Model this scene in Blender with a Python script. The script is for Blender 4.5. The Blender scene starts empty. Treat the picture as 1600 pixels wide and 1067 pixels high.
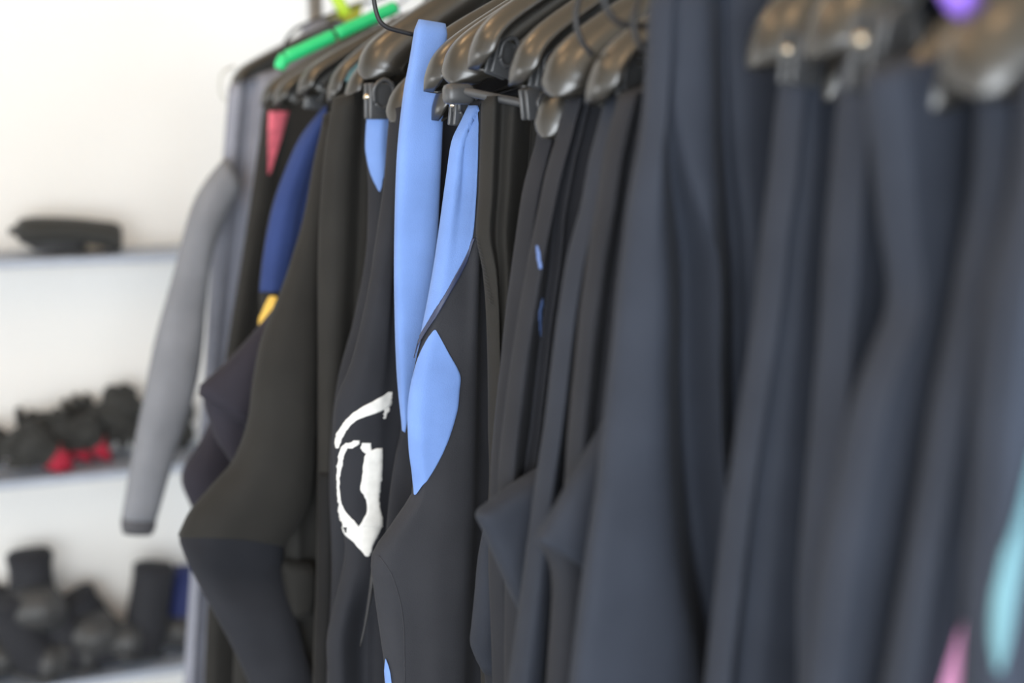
import bpy, bmesh, math, random
from mathutils import Vector, Matrix, noise
from mathutils.bvhtree import BVHTree

random.seed(7)
S = bpy.context.scene
COL = S.collection

# ------------------------------------------------------------------ camera
W, H, F = 1600.0, 1067.0, 2222.2          # focal length in pixels: 50 mm on 36 mm
AZ, HORIZON = math.radians(23.0), 160.0
PITCH = math.atan((H / 2 - HORIZON) / F)
CAM = Vector((0.0, 0.0, 1.55))
DIR = Vector((math.sin(AZ) * math.cos(PITCH), math.cos(AZ) * math.cos(PITCH), -math.sin(PITCH)))
RIGHT = Vector((math.cos(AZ), -math.sin(AZ), 0.0))
UP = RIGHT.cross(DIR)
cd = bpy.data.cameras.new('camera')
cam = bpy.data.objects.new('camera', cd)
COL.objects.link(cam)
cam.matrix_world = Matrix.Translation(CAM) @ Matrix((RIGHT, UP, -DIR)).transposed().to_4x4()
cd.sensor_width = 36.0
cd.lens = 50.0
cd.clip_start = 0.02
cd.dof.use_dof = True
cd.dof.focus_distance = 1.47
cd.dof.aperture_fstop = 2.1
S.camera = cam

# ------------------------------------------------------------------ light and exposure
S.view_settings.view_transform = 'Standard'
S.view_settings.look = 'None'
S.view_settings.gamma = 1.0
S.view_settings.use_curve_mapping = False
S.view_settings.exposure = 0.50
wd = bpy.data.worlds.new('world')
S.world = wd
wd.use_nodes = True
wd.node_tree.nodes['Background'].inputs[0].default_value = (0.86, 0.93, 1.0, 1)
wd.node_tree.nodes['Background'].inputs[1].default_value = 1.3


def area(name, loc, target, sx, sy, power, color):
    l = bpy.data.lights.new(name, 'AREA')
    l.shape = 'RECTANGLE'
    l.size, l.size_y, l.energy, l.color = sx, sy, power, color
    o = bpy.data.objects.new(name, l)
    COL.objects.link(o)
    o.location = loc
    o.rotation_euler = (Vector(target) - Vector(loc)).to_track_quat('-Z', 'Y').to_euler()
    return o


area('daylight_open_front', (-0.95, -1.7, 1.15), (0.3, 1.7, 0.8), 2.6, 1.9, 88, (0.91, 0.96, 1.0))
area('daylight_side_door', (2.0, -1.5, 1.45), (0.6, 0.9, 1.2), 1.3, 1.8, 52, (0.68, 0.83, 1.0))
area('added_left_wall_fill', (-2.4, 2.3, 0.75), (0.0, 3.3, 0.6), 1.5, 1.3, 21, (0.97, 0.985, 1.0))  # unseen fill added to brighten the back wall; no window is built
area('added_ceiling_wash', (-0.7, 0.3, 1.95), (-0.5, 0.2, 2.7), 1.6, 1.6, 14, (1.0, 0.83, 0.62))  # added upward fill so the hangers reflect a warm ceiling; no fitting here
for i, (x, y) in enumerate(((0.15, 0.55), (-0.35, 1.3), (0.1, 1.9))):
    l = bpy.data.lights.new('warm_ceiling_bulb', 'POINT')
    l.energy, l.color, l.shadow_soft_size = 3.2, (1.0, 0.62, 0.3), 0.05
    o = bpy.data.objects.new('warm_ceiling_bulb', l)
    COL.objects.link(o)
    o.location = (x, y, 2.45)

# ------------------------------------------------------------------ helpers


def ray(px, py):
    return DIR * F + RIGHT * (px - W / 2) + UP * (H / 2 - py)


def at(px, py, y):
    """The point of the vertical plane at world y that stands in line with a spot of the photograph."""
    r = ray(px, py)
    return CAM + r * ((y - CAM.y) / r.y)


def cr(p0, p1, p2, p3, t):
    return 0.5 * ((2 * p1) + (p2 - p0) * t + (2 * p0 - 5 * p1 + 4 * p2 - p3) * t * t + (3 * p1 - p0 - 3 * p2 + p3) * t * t * t)


def interp(tab, k):
    """Smooth monotone-ish interpolation of [(key, value)]; straight continuation at the ends."""
    if len(tab) == 1:
        return tab[0][1]
    if k <= tab[0][0]:
        (a, b), (c, d) = tab[0], tab[1]
        return b + (d - b) * (k - a) / (c - a)
    if k >= tab[-1][0]:
        (a, b), (c, d) = tab[-2], tab[-1]
        return b + (d - b) * (k - a) / (c - a)
    for i in range(len(tab) - 1):
        a, b = tab[i]
        c, d = tab[i + 1]
        if a <= k <= c:
            t = (k - a) / (c - a)
            sl = (d - b) / (c - a)
            m0 = sl if i == 0 else (d - tab[i - 1][1]) / (c - tab[i - 1][0])
            m1 = sl if i == len(tab) - 2 else (tab[i + 2][1] - b) / (tab[i + 2][0] - a)
            h = c - a
            t2, t3 = t * t, t * t * t
            return (2 * t3 - 3 * t2 + 1) * b + (t3 - 2 * t2 + t) * h * m0 + (-2 * t3 + 3 * t2) * d + (t3 - t2) * h * m1
    return tab[-1][1]


def lerp_tab(tab, k):
    if k <= tab[0][0]:
        return tab[0][1]
    for (a, b), (c, d) in zip(tab, tab[1:]):
        if a <= k <= c:
            return b + (d - b) * (k - a) / (c - a)
    return tab[-1][1]


def smooth_closed(pts, n):
    m = len(pts)
    out = []
    for i in range(m):
        for j in range(n):
            out.append(cr(pts[(i - 1) % m], pts[i], pts[(i + 1) % m], pts[(i + 2) % m], j / n))
    return out


def smooth_open(pts, n):
    out = []
    m = len(pts)
    for i in range(m - 1):
        p0 = pts[i - 1] if i else pts[0] * 2 - pts[1]
        p3 = pts[i + 2] if i + 2 < m else pts[-1] * 2 - pts[-2]
        for j in range(n):
            out.append(cr(p0, pts[i], pts[i + 1], p3, j / n))
    out.append(pts[-1].copy())
    return out


def obj(name, bm, mat, parent=None, smooth=True, kind=None):
    """Links a bmesh (in world coordinates) as ONE mesh object under its thing."""
    bmesh.ops.recalc_face_normals(bm, faces=bm.faces)
    off = Vector((0, 0, 0))
    p = parent
    while p is not None:
        off += p.location
        p = p.parent
    me = bpy.data.meshes.new(name)
    for v in bm.verts:
        v.co -= off
    bm.to_mesh(me)
    bm.free()
    for f in me.polygons:
        f.use_smooth = smooth
    o = bpy.data.objects.new(name, me)
    COL.objects.link(o)
    if mat:
        me.materials.append(mat)
    o.parent = parent
    if kind:
        o['kind'] = kind
    return o


def thing(name, label, cat, loc, group=None):
    o = bpy.data.objects.new(name, None)
    COL.objects.link(o)
    o.location = loc
    o.empty_display_size = 0.05
    o['label'], o['category'] = label, cat
    if group:
        o['group'] = group
    return o


def tag(o, label, cat, group=None):
    o['label'], o['category'] = label, cat
    if group:
        o['group'] = group
    return o


def skin_rings(bm, rings, closed=True, caps=True):
    vs = [[bm.verts.new(p) for p in r] for r in rings]
    n = len(vs[0])
    for a, b in zip(vs, vs[1:]):
        for i in range(n if closed else n - 1):
            j = (i + 1) % n
            bm.faces.new((a[i], a[j], b[j], b[i]))
    if caps and closed:
        for r in (vs[0], vs[-1]):
            c = bm.verts.new(sum((v.co for v in r), Vector()) / n)
            for i in range(n):
                bm.faces.new((c, r[i], r[(i + 1) % n]))
    return vs


def tube_bm(pts, r, n=8, sub=4, bm=None):
    """A round tube through points; r is a number or one radius per point."""
    bm = bm or bmesh.new()
    P = smooth_open([Vector(p) for p in pts], sub)
    if isinstance(r, (int, float)):
        R = [r] * len(P)
    else:
        R = [lerp_tab([(i, q) for i, q in enumerate(r)], k / sub) for k in range(len(P))]
    rings = []
    nrm = None
    for i, p in enumerate(P):
        t = (P[min(i + 1, len(P) - 1)] - P[max(i - 1, 0)]).normalized()
        if nrm is None:
            nrm = t.orthogonal().normalized()
        nrm = (nrm - t * nrm.dot(t)).normalized()
        b = t.cross(nrm)
        rings.append([p + (nrm * math.cos(a) + b * math.sin(a)) * R[i] for a in (2 * math.pi * k / n for k in range(n))])
    skin_rings(bm, rings)
    return bm


def loft_bm(secs, n=24, sub=5, power=0.8, bm=None, round_ends=True, wrinkle=0.0, seed=0, bow=0.0):
    """secs: (centre, half-width vector, half-depth vector). One closed skin through them."""
    bm = bm or bmesh.new()
    C = smooth_open([s[0] for s in secs], sub)
    U = smooth_open([s[1] for s in secs], sub)
    V = smooth_open([s[2] for s in secs], sub)
    st = list(zip(C, U, V))
    if round_ends:
        a, b = st[0], st[1]
        e = st[-1]
        d0 = (a[0] - b[0]).normalized() * min(a[2].length, 0.012)
        d1 = (e[0] - st[-2][0]).normalized() * min(e[2].length, 0.012)
        st = [(a[0] + d0, a[1] * 0.86, a[2] * 0.5)] + st + [(e[0] + d1, e[1] * 0.86, e[2] * 0.5)]
    rings = []
    for ir, (c, u, v) in enumerate(st):
        ring = []
        arch = bow * max(0.0, 1 - (len(st) - 1 - ir) / 9.0)
        for k in range(n):
            a = 2 * math.pi * k / n
            ca, sa = math.cos(a), math.sin(a)
            p = c + u * (math.copysign(abs(ca) ** power, ca)) + v * (math.copysign(abs(sa) ** power, sa))
            if arch:
                p = p + Vector((0, 0, arch * abs(sa) ** 1.5 * (1 if sa > 0 else .2)))
            if wrinkle:
                q = noise.noise(Vector((p.x * 22 + seed, p.y * 22, p.z * 13)))
                p = p + v.normalized() * (q * wrinkle) * (1 if sa > 0 else -1) * abs(sa)
            ring.append(p)
        rings.append(ring)
    skin_rings(bm, rings)
    return bm


def box_bm(c, sx, sy, sz, bev=0.0, rot=None, bm=None, seg=2):
    b2 = bmesh.new()
    bmesh.ops.create_cube(b2, size=1.0)
    bmesh.ops.scale(b2, vec=(sx, sy, sz), verts=b2.verts)
    if bev:
        bmesh.ops.bevel(b2, geom=list(b2.edges), offset=bev, segments=seg, profile=0.5, affect='EDGES')
    M = Matrix.Translation(Vector(c)) @ (rot.to_4x4() if rot else Matrix.Identity(4))
    bmesh.ops.transform(b2, matrix=M, verts=b2.verts)
    if bm is None:
        return b2
    me = bpy.data.meshes.new('tmp')
    b2.to_mesh(me)
    b2.free()
    bm.from_mesh(me)
    bpy.data.meshes.remove(me)
    return bm


# ------------------------------------------------------------------ materials
def mat(name, color, rough=0.7, sheen=0.0, spec=0.5, bump=0.0, bscale=900.0, var=0.0, vscale=8.0, metal=0.0, coat=0.0, weave=False):
    m = bpy.data.materials.new(name)
    m.use_nodes = True
    nt = m.node_tree
    b = nt.nodes['Principled BSDF']
    b.inputs['Base Color'].default_value = (*color, 1)
    b.inputs['Roughness'].default_value = rough
    b.inputs['Specular IOR Level'].default_value = spec
    b.inputs['Metallic'].default_value = metal
    if sheen:
        b.inputs['Sheen Weight'].default_value = sheen
        b.inputs['Sheen Roughness'].default_value = 0.45
    if coat:
        b.inputs['Coat Weight'].default_value = coat
    tc = nt.nodes.new('ShaderNodeTexCoord')
    if var:
        n = nt.nodes.new('ShaderNodeTexNoise')
        n.inputs['Scale'].default_value = vscale
        n.inputs['Detail'].default_value = 5
        nt.links.new(tc.outputs['Object'], n.inputs['Vector'])
        r = nt.nodes.new('ShaderNodeValToRGB')
        r.color_ramp.elements[0].position, r.color_ramp.elements[1].position = 0.3, 0.7
        r.color_ramp.elements[0].color = (*[max(0, c * (1 - var)) for c in color], 1)
        r.color_ramp.elements[1].color = (*[min(1, c * (1 + var)) for c in color], 1)
        nt.links.new(n.outputs['Fac'], r.inputs['Fac'])
        nt.links.new(r.outputs['Color'], b.inputs['Base Color'])
    if bump:
        n2 = nt.nodes.new('ShaderNodeTexNoise')
        n2.inputs['Scale'].default_value = bscale
        n2.inputs['Detail'].default_value = 2
        nt.links.new(tc.outputs['Object'], n2.inputs['Vector'])
        bp = nt.nodes.new('ShaderNodeBump')
        bp.inputs['Strength'].default_value = bump
        bp.inputs['Distance'].default_value = 0.001
        nt.links.new(n2.outputs['Fac'], bp.inputs['Height'])
        nt.links.new(bp.outputs['Normal'], b.inputs['Normal'])
    return m


def neo(name, c, sheen=0.035):
    if max(c) < 0.08:
        c = tuple(v * 0.72 for v in c)
    return mat(name, c, rough=0.78, sheen=sheen * 0.6, spec=0.14, bump=0.35, bscale=700, var=0.10, vscale=14)


M = {
    'warm_black': neo('warm_black_neoprene', (0.034, 0.033, 0.031)),
    'black': neo('black_neoprene', (0.033, 0.035, 0.043)),
    'charcoal': neo('charcoal_neoprene', (0.047, 0.049, 0.058)),
    'blue_black': neo('blue_black_neoprene', (0.038, 0.044, 0.060)),
    'haze_black': neo('haze_tinted_black_neoprene', (0.041, 0.0485, 0.068)),  # black suits: bluish lens haze and sky light put into the colour
    'deep': neo('deep_black_neoprene', (0.018, 0.018, 0.019)),
    'purple_black': neo('purple_black_neoprene', (0.040, 0.037, 0.050)),
    'grey': neo('grey_neoprene', (0.25, 0.26, 0.31)),
    'light_grey': neo('light_grey_neoprene', (0.20, 0.207, 0.23)),
    'blue': neo('cornflower_blue_neoprene', (0.16, 0.275, 0.60), sheen=0.15),
    'navy': neo('navy_neoprene', (0.030, 0.052, 0.165), sheen=0.1),
    'pink': mat('pink_mesh_neoprene', (0.62, 0.12, 0.17), 0.7, 0.1, bump=0.3, bscale=400, var=0.25, vscale=120),
    'hot_pink': neo('hot_pink_neoprene', (0.95, 0.42, 0.72), sheen=0.1),
    'teal': neo('teal_neoprene', (0.125, 0.235, 0.262), sheen=0.05),
    'yellow': mat('yellow_rubber_tag', (0.80, 0.50, 0.07), 0.5),
    'white_print': mat('white_screen_print', (0.80, 0.80, 0.78), 0.6, var=0.08, vscale=90),
    'seam': mat('dark_seam_tape', (0.020, 0.020, 0.026), 0.6, bump=0.6, bscale=300),
    'grey_cuff': neo('dark_grey_cuff', (0.09, 0.09, 0.10)),
    'stitch': mat('grey_flatlock_thread', (0.085, 0.085, 0.09), 0.7),
    'piping': mat('navy_piping', (0.025, 0.035, 0.085), 0.5),
    'worn_blue': mat('worn_blue_glue', (0.11, 0.19, 0.45), 0.5),
    'plastic': mat('black_glossy_hanger_plastic', (0.020, 0.018, 0.0150), rough=0.32, spec=1.0, bump=0.06, bscale=120),
    'plastic_matt': mat('black_satin_clip_plastic', (0.050, 0.052, 0.056), rough=0.36, spec=0.6),
    'green': mat('bright_green_plastic', (0.02, 0.56, 0.19), rough=0.4),
    'lime': mat('lime_plastic', (0.42, 0.62, 0.02), rough=0.4),
    'olive': neo('yellow_green_fabric', (0.36, 0.36, 0.04), sheen=0.1),
    'purple': mat('violet_plastic', (0.30, 0.16, 0.75), rough=0.4),
    'cord': mat('black_cord', (0.010, 0.010, 0.012), rough=0.5),
    'steel': mat('brushed_steel', (0.42, 0.42, 0.43), rough=0.3, metal=1.0),
    'chrome': mat('warm_metal_pivot', (0.62, 0.54, 0.42), rough=0.25, metal=1.0),
    'wall': mat('cream_painted_wall', (0.81, 0.795, 0.765), rough=0.9, bump=0.2, bscale=60, var=0.012, vscale=2),
    'ceiling': mat('warm_ceiling_paint', (0.46, 0.39, 0.30), rough=0.9, var=0.04, vscale=3),
    'floor': mat('grey_concrete_floor', (0.34, 0.335, 0.33), rough=0.75, bump=0.3, bscale=30, var=0.2, vscale=4),
    'shelf': mat('blue_grey_laminate', (0.36, 0.40, 0.48), rough=0.55, var=0.05, vscale=20),
    'boot': mat('black_boot_neoprene', (0.013, 0.014, 0.019), rough=0.8, sheen=0.05, bump=0.3, bscale=600),
    'boot_rubber': mat('dark_grey_boot_rubber', (0.045, 0.046, 0.048), rough=0.5, bump=0.2, bscale=200),
    'glove': mat('black_glove_neoprene', (0.022, 0.022, 0.020), rough=0.75, sheen=0.1, bump=0.4, bscale=400),
    'red': mat('red_glove_lining', (0.36, 0.008, 0.032), rough=0.7),
    'sole_tan': mat('tan_rubber_sole', (0.30, 0.24, 0.17), rough=0.8),
    'navy_boot': mat('navy_boot_trim', (0.012, 0.022, 0.11), rough=0.7),
}

# ------------------------------------------------------------------ the room


def plate(name, x0, x1, y0, y1, z0, z1, m):
    o = obj(name, box_bm(((x0 + x1) / 2, (y0 + y1) / 2, (z0 + z1) / 2), x1 - x0, y1 - y0, z1 - z0), m, smooth=False)
    o['kind'] = 'structure'
    return o


WALL_Y = 3.21
plate('floor', -2.6, 3.4, -2.6, WALL_Y + 0.1, -0.1, 0.0, M['floor'])
plate('ceiling', -2.6, 3.4, -2.6, WALL_Y + 0.1, 2.7, 2.8, M['ceiling'])
plate('wall_back', -2.6, 3.4, WALL_Y, WALL_Y + 0.1, 0.0, 2.7, M['wall'])
plate('wall_left', -2.6, -2.5, -1.2, WALL_Y, 0.0, 2.7, M['wall'])
plate('wall_right', 3.3, 3.4, 0.6, WALL_Y, 0.0, 2.7, M['wall'])
plate('baseboard_back', -2.5, 3.3, WALL_Y - 0.015, WALL_Y, 0.0, 0.09, M['shelf'])

# ------------------------------------------------------------------ the garment rail
RAIL_X, RAIL_Z = 0.72, 1.815
rk = thing('garment_rack', 'steel garment rail carrying the long row of black hangers', 'clothes rail', (RAIL_X, 1.4, 0))
obj('rail', tube_bm([(RAIL_X, -0.15, RAIL_Z), (RAIL_X, 1.4, RAIL_Z), (RAIL_X, 2.66, RAIL_Z)], 0.013, 16), M['steel'], rk)
for y in (-0.12, 2.63):
    obj('post', tube_bm([(RAIL_X, y, 0.03), (RAIL_X, y, RAIL_Z)], 0.014, 12), M['steel'], rk)
    obj('foot', tube_bm([(RAIL_X - 0.25, y, 0.016), (RAIL_X + 0.25, y, 0.016)], 0.016, 12), M['steel'], rk)

# ------------------------------------------------------------------ wetsuits
Bvh = {}


def bvh_of(o):
    if o.name not in Bvh:
        off = Vector()
        p = o
        while p is not None:
            off += p.location
            p = p.parent
        Bvh[o.name] = BVHTree.FromPolygons([v.co + off for v in o.data.vertices], [tuple(f.vertices) for f in o.data.polygons])
    return Bvh[o.name]


def drape(name, y0, top, bottom, left, rails, mt, parent, right=0.40, thick=0.032, seed=0, rows=70, slope=0.38):
    """A hanging garment body. left: its near edge; rails: fold lines (polyline or fraction towards 'vis'), with their depth."""
    bm = bmesh.new()
    rings = []
    for k in range(rows + 1):
        py = top + (bottom - top) * k / rows
        pts = []
        xl = interp(left, py)
        pl = at(xl, py, y0 + 0.010)
        pts.append(pl)
        last = pl
        for poly, off in rails:
            o_ = off if isinstance(off, (int, float)) else lerp_tab(off, py)
            p = at(interp(poly, py), py, y0 - o_)
            if p.x < last.x + 0.004:
                p.x = last.x + 0.004
            pts.append(p)
            last = p
        z = pl.z
        xr = max(pl.x + right, last.x + 0.05)
        n_ext = 3
        for j in range(1, n_ext + 1):
            f = j / (n_ext + 1)
            pts.append(Vector((last.x + (xr - last.x) * f, y0 + 0.012 * math.sin(j * 2.1 + seed + py * 0.002), z)))
        pts.append(Vector((xr, y0 + 0.5 * thick, z)))
        for f in (0.75, 0.5, 0.25):
            pts.append(Vector((pl.x + (xr - pl.x) * f, y0 + thick * (0.9 + 0.2 * math.sin(f * 9 + seed)), z)))
        pts.append(Vector((pl.x + 0.016, y0 + thick * 0.75, z)))
        fade = max(0.0, 1 - (k / rows) / 0.22)
        for p in pts:
            p.z += slope * max(0.0, min(p.x - pl.x, 0.19)) * fade * fade
        ring = smooth_closed(pts, 6)
        for i, p in enumerate(ring):
            q = noise.noise(Vector((p.x * 16 + seed * 3.1, p.y * 9, p.z * 6 + seed)))
            q2 = noise.noise(Vector((p.x * 45 + seed * 3.1, p.y * 20, p.z * 22 + seed)))
            p.y += 0.0035 * q + 0.0010 * q2
        rings.append(ring)
    skin_rings(bm, rings)
    return obj(name, bm, mt, parent)


def shift(poly, dx):
    return [(a, b + dx) for a, b in poly]


def between(a, b, f):
    ks = sorted({k for k, _ in a} | {k for k, _ in b})
    return [(k, interp(a, k) + (interp(b, k) - interp(a, k)) * f) for k in ks]


def sleeve(name, y, Ls, Rs, thick, mt, parent, seed=0, wrinkle=0.004, dy=None, power=0.85, sub=6, bow=0.0, ends=True):
    secs = []
    for i, (l, r) in enumerate(zip(Ls, Rs)):
        yy = y + (dy[i] if dy else 0.0)
        a, b = at(l[0], l[1], yy), at(r[0], r[1], yy)
        w = (b - a).length
        secs.append(((a + b) / 2, (b - a) / 2, Vector((0, -min(thick / 2, w * 0.42 + 0.004), 0))))
    return obj(name, loft_bm(secs, 32, sub, power, wrinkle=wrinkle, seed=seed, bow=bow, round_ends=ends), mt, parent)


def panel(name, Lp, Rp, target, mt, parent, lift=0.002, rows=40, cols=20, rag=0.0, seed=0, rag_both=True):
    """A thin cloth inset or print lying on a garment's own surface."""
    tree = bvh_of(target)
    y0, y1 = max(Lp[0][0], Rp[0][0]), min(Lp[-1][0], Rp[-1][0])
    grid = []
    for k in range(rows + 1):
        py = y0 + (y1 - y0) * k / rows
        a, b = interp(Lp, py), interp(Rp, py)
        if rag:
            a += rag * (noise.noise(Vector((py * 0.11, seed, 0))) + 0.7 * noise.noise(Vector((py * 0.35, seed, 3))))
            b += rag * (noise.noise(Vector((py * 0.11, seed, 7))) + 0.7 * noise.noise(Vector((py * 0.35, seed, 9))))
        if b - a < 0.4:
            b = a + 0.4
        row = []
        for j in range(cols + 1):
            px = a + (b - a) * j / cols
            mid = (a + b) / 2
            hit = None
            for tries in range(14):
                d = ray(px, py).normalized()
                hit = tree.ray_cast(CAM, d)
                if hit[0] is not None:
                    break
                px += (mid - px) * 0.12 + (1.5 if mid >= px else -1.5)
            if hit is None or hit[0] is None:
                row = None
                break
            n = hit[1]
            if n.dot(d) > 0:
                n = -n
            row.append(hit[0] + n * lift)
        if row:
            grid.append(row)
    bm = bmesh.new()
    if len(grid) < 2:
        print('panel without surface:', name)
        bm.free()
        return None
    vs = [[bm.verts.new(p) for p in r] for r in grid]
    for a, b in zip(vs, vs[1:]):
        for j in range(cols):
            bm.faces.new((a[j], a[j + 1], b[j + 1], b[j]))
    # the rim turns down onto the garment
    edge = [v for v in vs[0]] + [r[-1] for r in vs[1:]] + [v for v in reversed(vs[-1][:-1])] + [r[0] for r in reversed(vs[1:-1])]
    low = [bm.verts.new(v.co + (v.co - CAM).normalized() * (lift * 1.6)) for v in edge]
    for i in range(len(edge)):
        j = (i + 1) % len(edge)
        bm.faces.new((edge[i], edge[j], low[j], low[i]))
    return obj(name, bm, mt, parent)


def suit(label, y0, tip):
    p = at(tip[0], tip[1], y0)
    return thing('wetsuit', label, 'wetsuit', (p.x + 0.2, y0, 0.62), 'wetsuits hanging along the rail')


BOT = 1560

# --- 1: grey suit at the far end
t = suit('grey wetsuit at the far rail end, pale sleeve hanging in front of the shelves', 2.45, (357, 135))
left = [(135, 357), (200, 352), (270, 346), (400, 331), (600, 318), (800, 304), (1067, 287), (1560, 262)]
vis = [(135, 425), (250, 410), (400, 395), (600, 370), (1067, 340), (1560, 320)]
drape('torso', 2.45, 135, 1500, left, [(between(left, vis, .25), .012), (between(left, vis, .55), -.008), (between(left, vis, .85), .010)], M['grey'], t, seed=1)
sl = sleeve('sleeve', 2.40, [(346, 252), (318, 288), (296, 335), (268, 440), (243, 530), (225, 620), (205, 720), (191, 806)],
            [(372, 300), (352, 340), (330, 400), (322, 475), (314, 560), (299, 630), (270, 720), (245, 808)], 0.075, M['light_grey'], t, seed=2)
c_ = sleeve('cuff', 2.40, [(190, 810), (189, 822)], [(244, 812), (242, 824)], 0.078, M['grey_cuff'], t, seed=2, wrinkle=0.001)
c_['label'] = 'dark wrist cuff'

# --- 2: black suit with pink inset
t = suit('black wetsuit with a narrow pink shoulder inset beside the grey suit', 2.25, (412, 165))
left = [(160, 413), (250, 401), (400, 378), (560, 352), (700, 338), (900, 326), (1067, 318), (1560, 300)]
vis = [(160, 470), (250, 450), (400, 425), (560, 400), (1067, 380), (1560, 370)]
b = drape('torso', 2.25, 160, 1500, left, [(between(left, vis, .25), .010), (between(left, vis, .6), .006), (between(left, vis, .9), -.004)], M['warm_black'], t, seed=3)
q = panel('shoulder_inset', [(174, 421), (220, 419), (272, 418)], [(174, 450), (200, 443), (272, 421)], b, M['pink'], t)
q['label'] = 'pink shoulder inset'
sleeve('sleeve', 2.19, [(345, 610), (318, 680), (284, 743), (300, 795), (322, 850), (335, 920)], [(372, 620), (368, 690), (366, 750), (366, 800), (366, 860), (364, 930)], 0.07, M['purple_black'], t, seed=4)

# --- 3: black suit with navy shoulder
t = suit('black wetsuit with a long navy shoulder panel and a small yellow tag', 1.99, (508, 165))
left = [(162, 509), (215, 470), (280, 441), (330, 424), (400, 411), (455, 405), (510, 408), (600, 405), (700, 385), (900, 372), (1067, 365), (1560, 350)]
vis = [(162, 545), (215, 520), (280, 500), (400, 475), (600, 460), (1067, 430), (1560, 420)]
b = drape('torso', 1.99, 162, 1500, left, [(between(left, vis, .3), .010), (between(left, vis, .6), .008), (between(left, vis, .9), -.004)], M['warm_black'], t, seed=5)
q = panel('shoulder_panel', [(166, 509), (215, 471), (280, 442), (330, 426), (400, 413), (456, 407)], [(166, 512), (200, 506), (250, 496), (320, 484), (400, 464), (456, 440)], b, M['navy'], t, rows=50)
q['label'] = 'navy shoulder panel'
q = panel('tag', [(462, 423), (470, 419), (490, 411), (503, 406), (509, 409)], [(462, 430), (466, 433), (480, 430), (500, 421), (509, 414)], b, M['yellow'], t, lift=0.004, rows=14)
q['label'] = 'small yellow tag'
sleeve('upper_sleeve', 1.945, [(432, 478), (405, 510), (360, 560), (313, 602)], [(470, 530), (448, 580), (425, 625), (402, 664)], 0.06, M['purple_black'], t, seed=6)
sleeve('lower_sleeve', 1.965, [(316, 606), (323, 645), (340, 690), (366, 732), (385, 800)], [(410, 650), (415, 690), (420, 725), (425, 780), (430, 850)], 0.06, M['purple_black'], t, seed=7)

# --- 4: big folded sleeve
t = suit('warm black wetsuit whose bent sleeve juts out furthest over the shelves', 1.85, (503, 190))
left = [(180, 505), (260, 494), (400, 470), (700, 450), (1067, 442), (1560, 430)]
vis = [(180, 560), (400, 530), (700, 515), (1067, 510), (1560, 505)]
b = drape('torso', 1.855, 180, 1500, left, [(between(left, vis, .3), .006), (between(left, vis, .7), -.002)], M['warm_black'], t, seed=8)
sleeve('upper_sleeve', 1.812, [(505, 190), (490, 260), (476, 335), (458, 400), (438, 460), (410, 530), (396, 600), (388, 660), (366, 720), (332, 760), (298, 800), (279, 838)],
       [(535, 195), (525, 260), (512, 335), (503, 400), (498, 460), (496, 530), (494, 600), (492, 670), (488, 735), (480, 785), (462, 822), (443, 852)], 0.085, M['warm_black'], t, seed=9,
       dy=[.03, .025, .02, .015, .01, .005, 0, 0, 0, 0, 0, 0], bow=.014, ends=False)
sleeve('lower_sleeve', 1.842, [(300, 812), (281, 838), (286, 862), (306, 905), (330, 950), (362, 1010), (388, 1067), (425, 1160)], [(440, 815), (443, 842), (444, 880), (452, 920), (465, 970), (478, 1020), (490, 1067), (505, 1160)], 0.055, M['black'], t, seed=10, dy=[.06, .05, .035, .015, 0, 0, 0, 0])
sleeve('cuff', 1.845, [(440, 890), (442, 905), (444, 930), (448, 955)], [(492, 890), (492, 905), (490, 930), (486, 950)], 0.04, M['warm_black'], t, seed=11, wrinkle=0.006)

# --- 5
t = suit('plain warm black wetsuit between the bent sleeve and the white print', 1.73, (520, 160))
left = [(155, 520), (250, 506), (400, 498), (600, 497), (740, 497), (900, 494), (1067, 488), (1560, 478)]
vis = [(155, 590), (250, 585), (400, 580), (600, 560), (1067, 545), (1560, 530)]
b = drape('torso', 1.73, 155, 1500, left, [(between(left, vis, .22), .010), (between(left, vis, .5), .012), (between(left, vis, .72), -.004), (between(left, vis, .95), .0)], M['warm_black'], t, seed=12)
panel('leg_panel', [(738, 499), (900, 497), (1067, 492), (1300, 490)], [(733, 535), (900, 545), (1067, 540), (1300, 535)], b, M['deep'], t, lift=0.0012)

# --- 5b: small blue inset
t = suit('black wetsuit with a short blue inset under a hanging black clip', 1.635, (574, 170))
left = [(165, 575), (230, 572), (260, 574), (300, 576), (400, 572), (500, 553), (600, 528), (740, 516), (900, 520), (1067, 512), (1560, 500)]
vis = [(165, 640), (300, 640), (600, 620), (1067, 600), (1560, 590)]
b = drape('torso', 1.635, 165, 1500, left, [(between(left, vis, .3), .008), (between(left, vis, .7), .002)], M['black'], t, seed=13)
q = panel('chest_inset', [(172, 576), (230, 573), (262, 578), (280, 584), (299, 593)], [(172, 607), (200, 606), (240, 602), (280, 598), (299, 595)], b, M['blue'], t)
q['label'] = 'short blue inset'

# --- 6: white print
t = suit('black wetsuit with a large white brush-stroke print on its side', 1.55, (606, 180))
left = [(170, 608), (300, 598), (400, 584), (450, 576), (520, 561), (575, 546), (625, 527), (700, 522), (780, 526), (850, 540), (900, 534), (950, 521), (1000, 511), (1067, 513), (1560, 505)]
vis = [(170, 660), (400, 640), (600, 640), (800, 640), (900, 620), (1067, 615), (1560, 605)]
b = drape('torso', 1.55, 170, 1500, left, [(between(left, vis, .22), .008), (between(left, vis, .55), [(600, .012), (900, .010), (960, -.012), (1560, -.012)]), (between(left, vis, .85), .004)], M['black'], t, seed=14)
P = []
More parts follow.
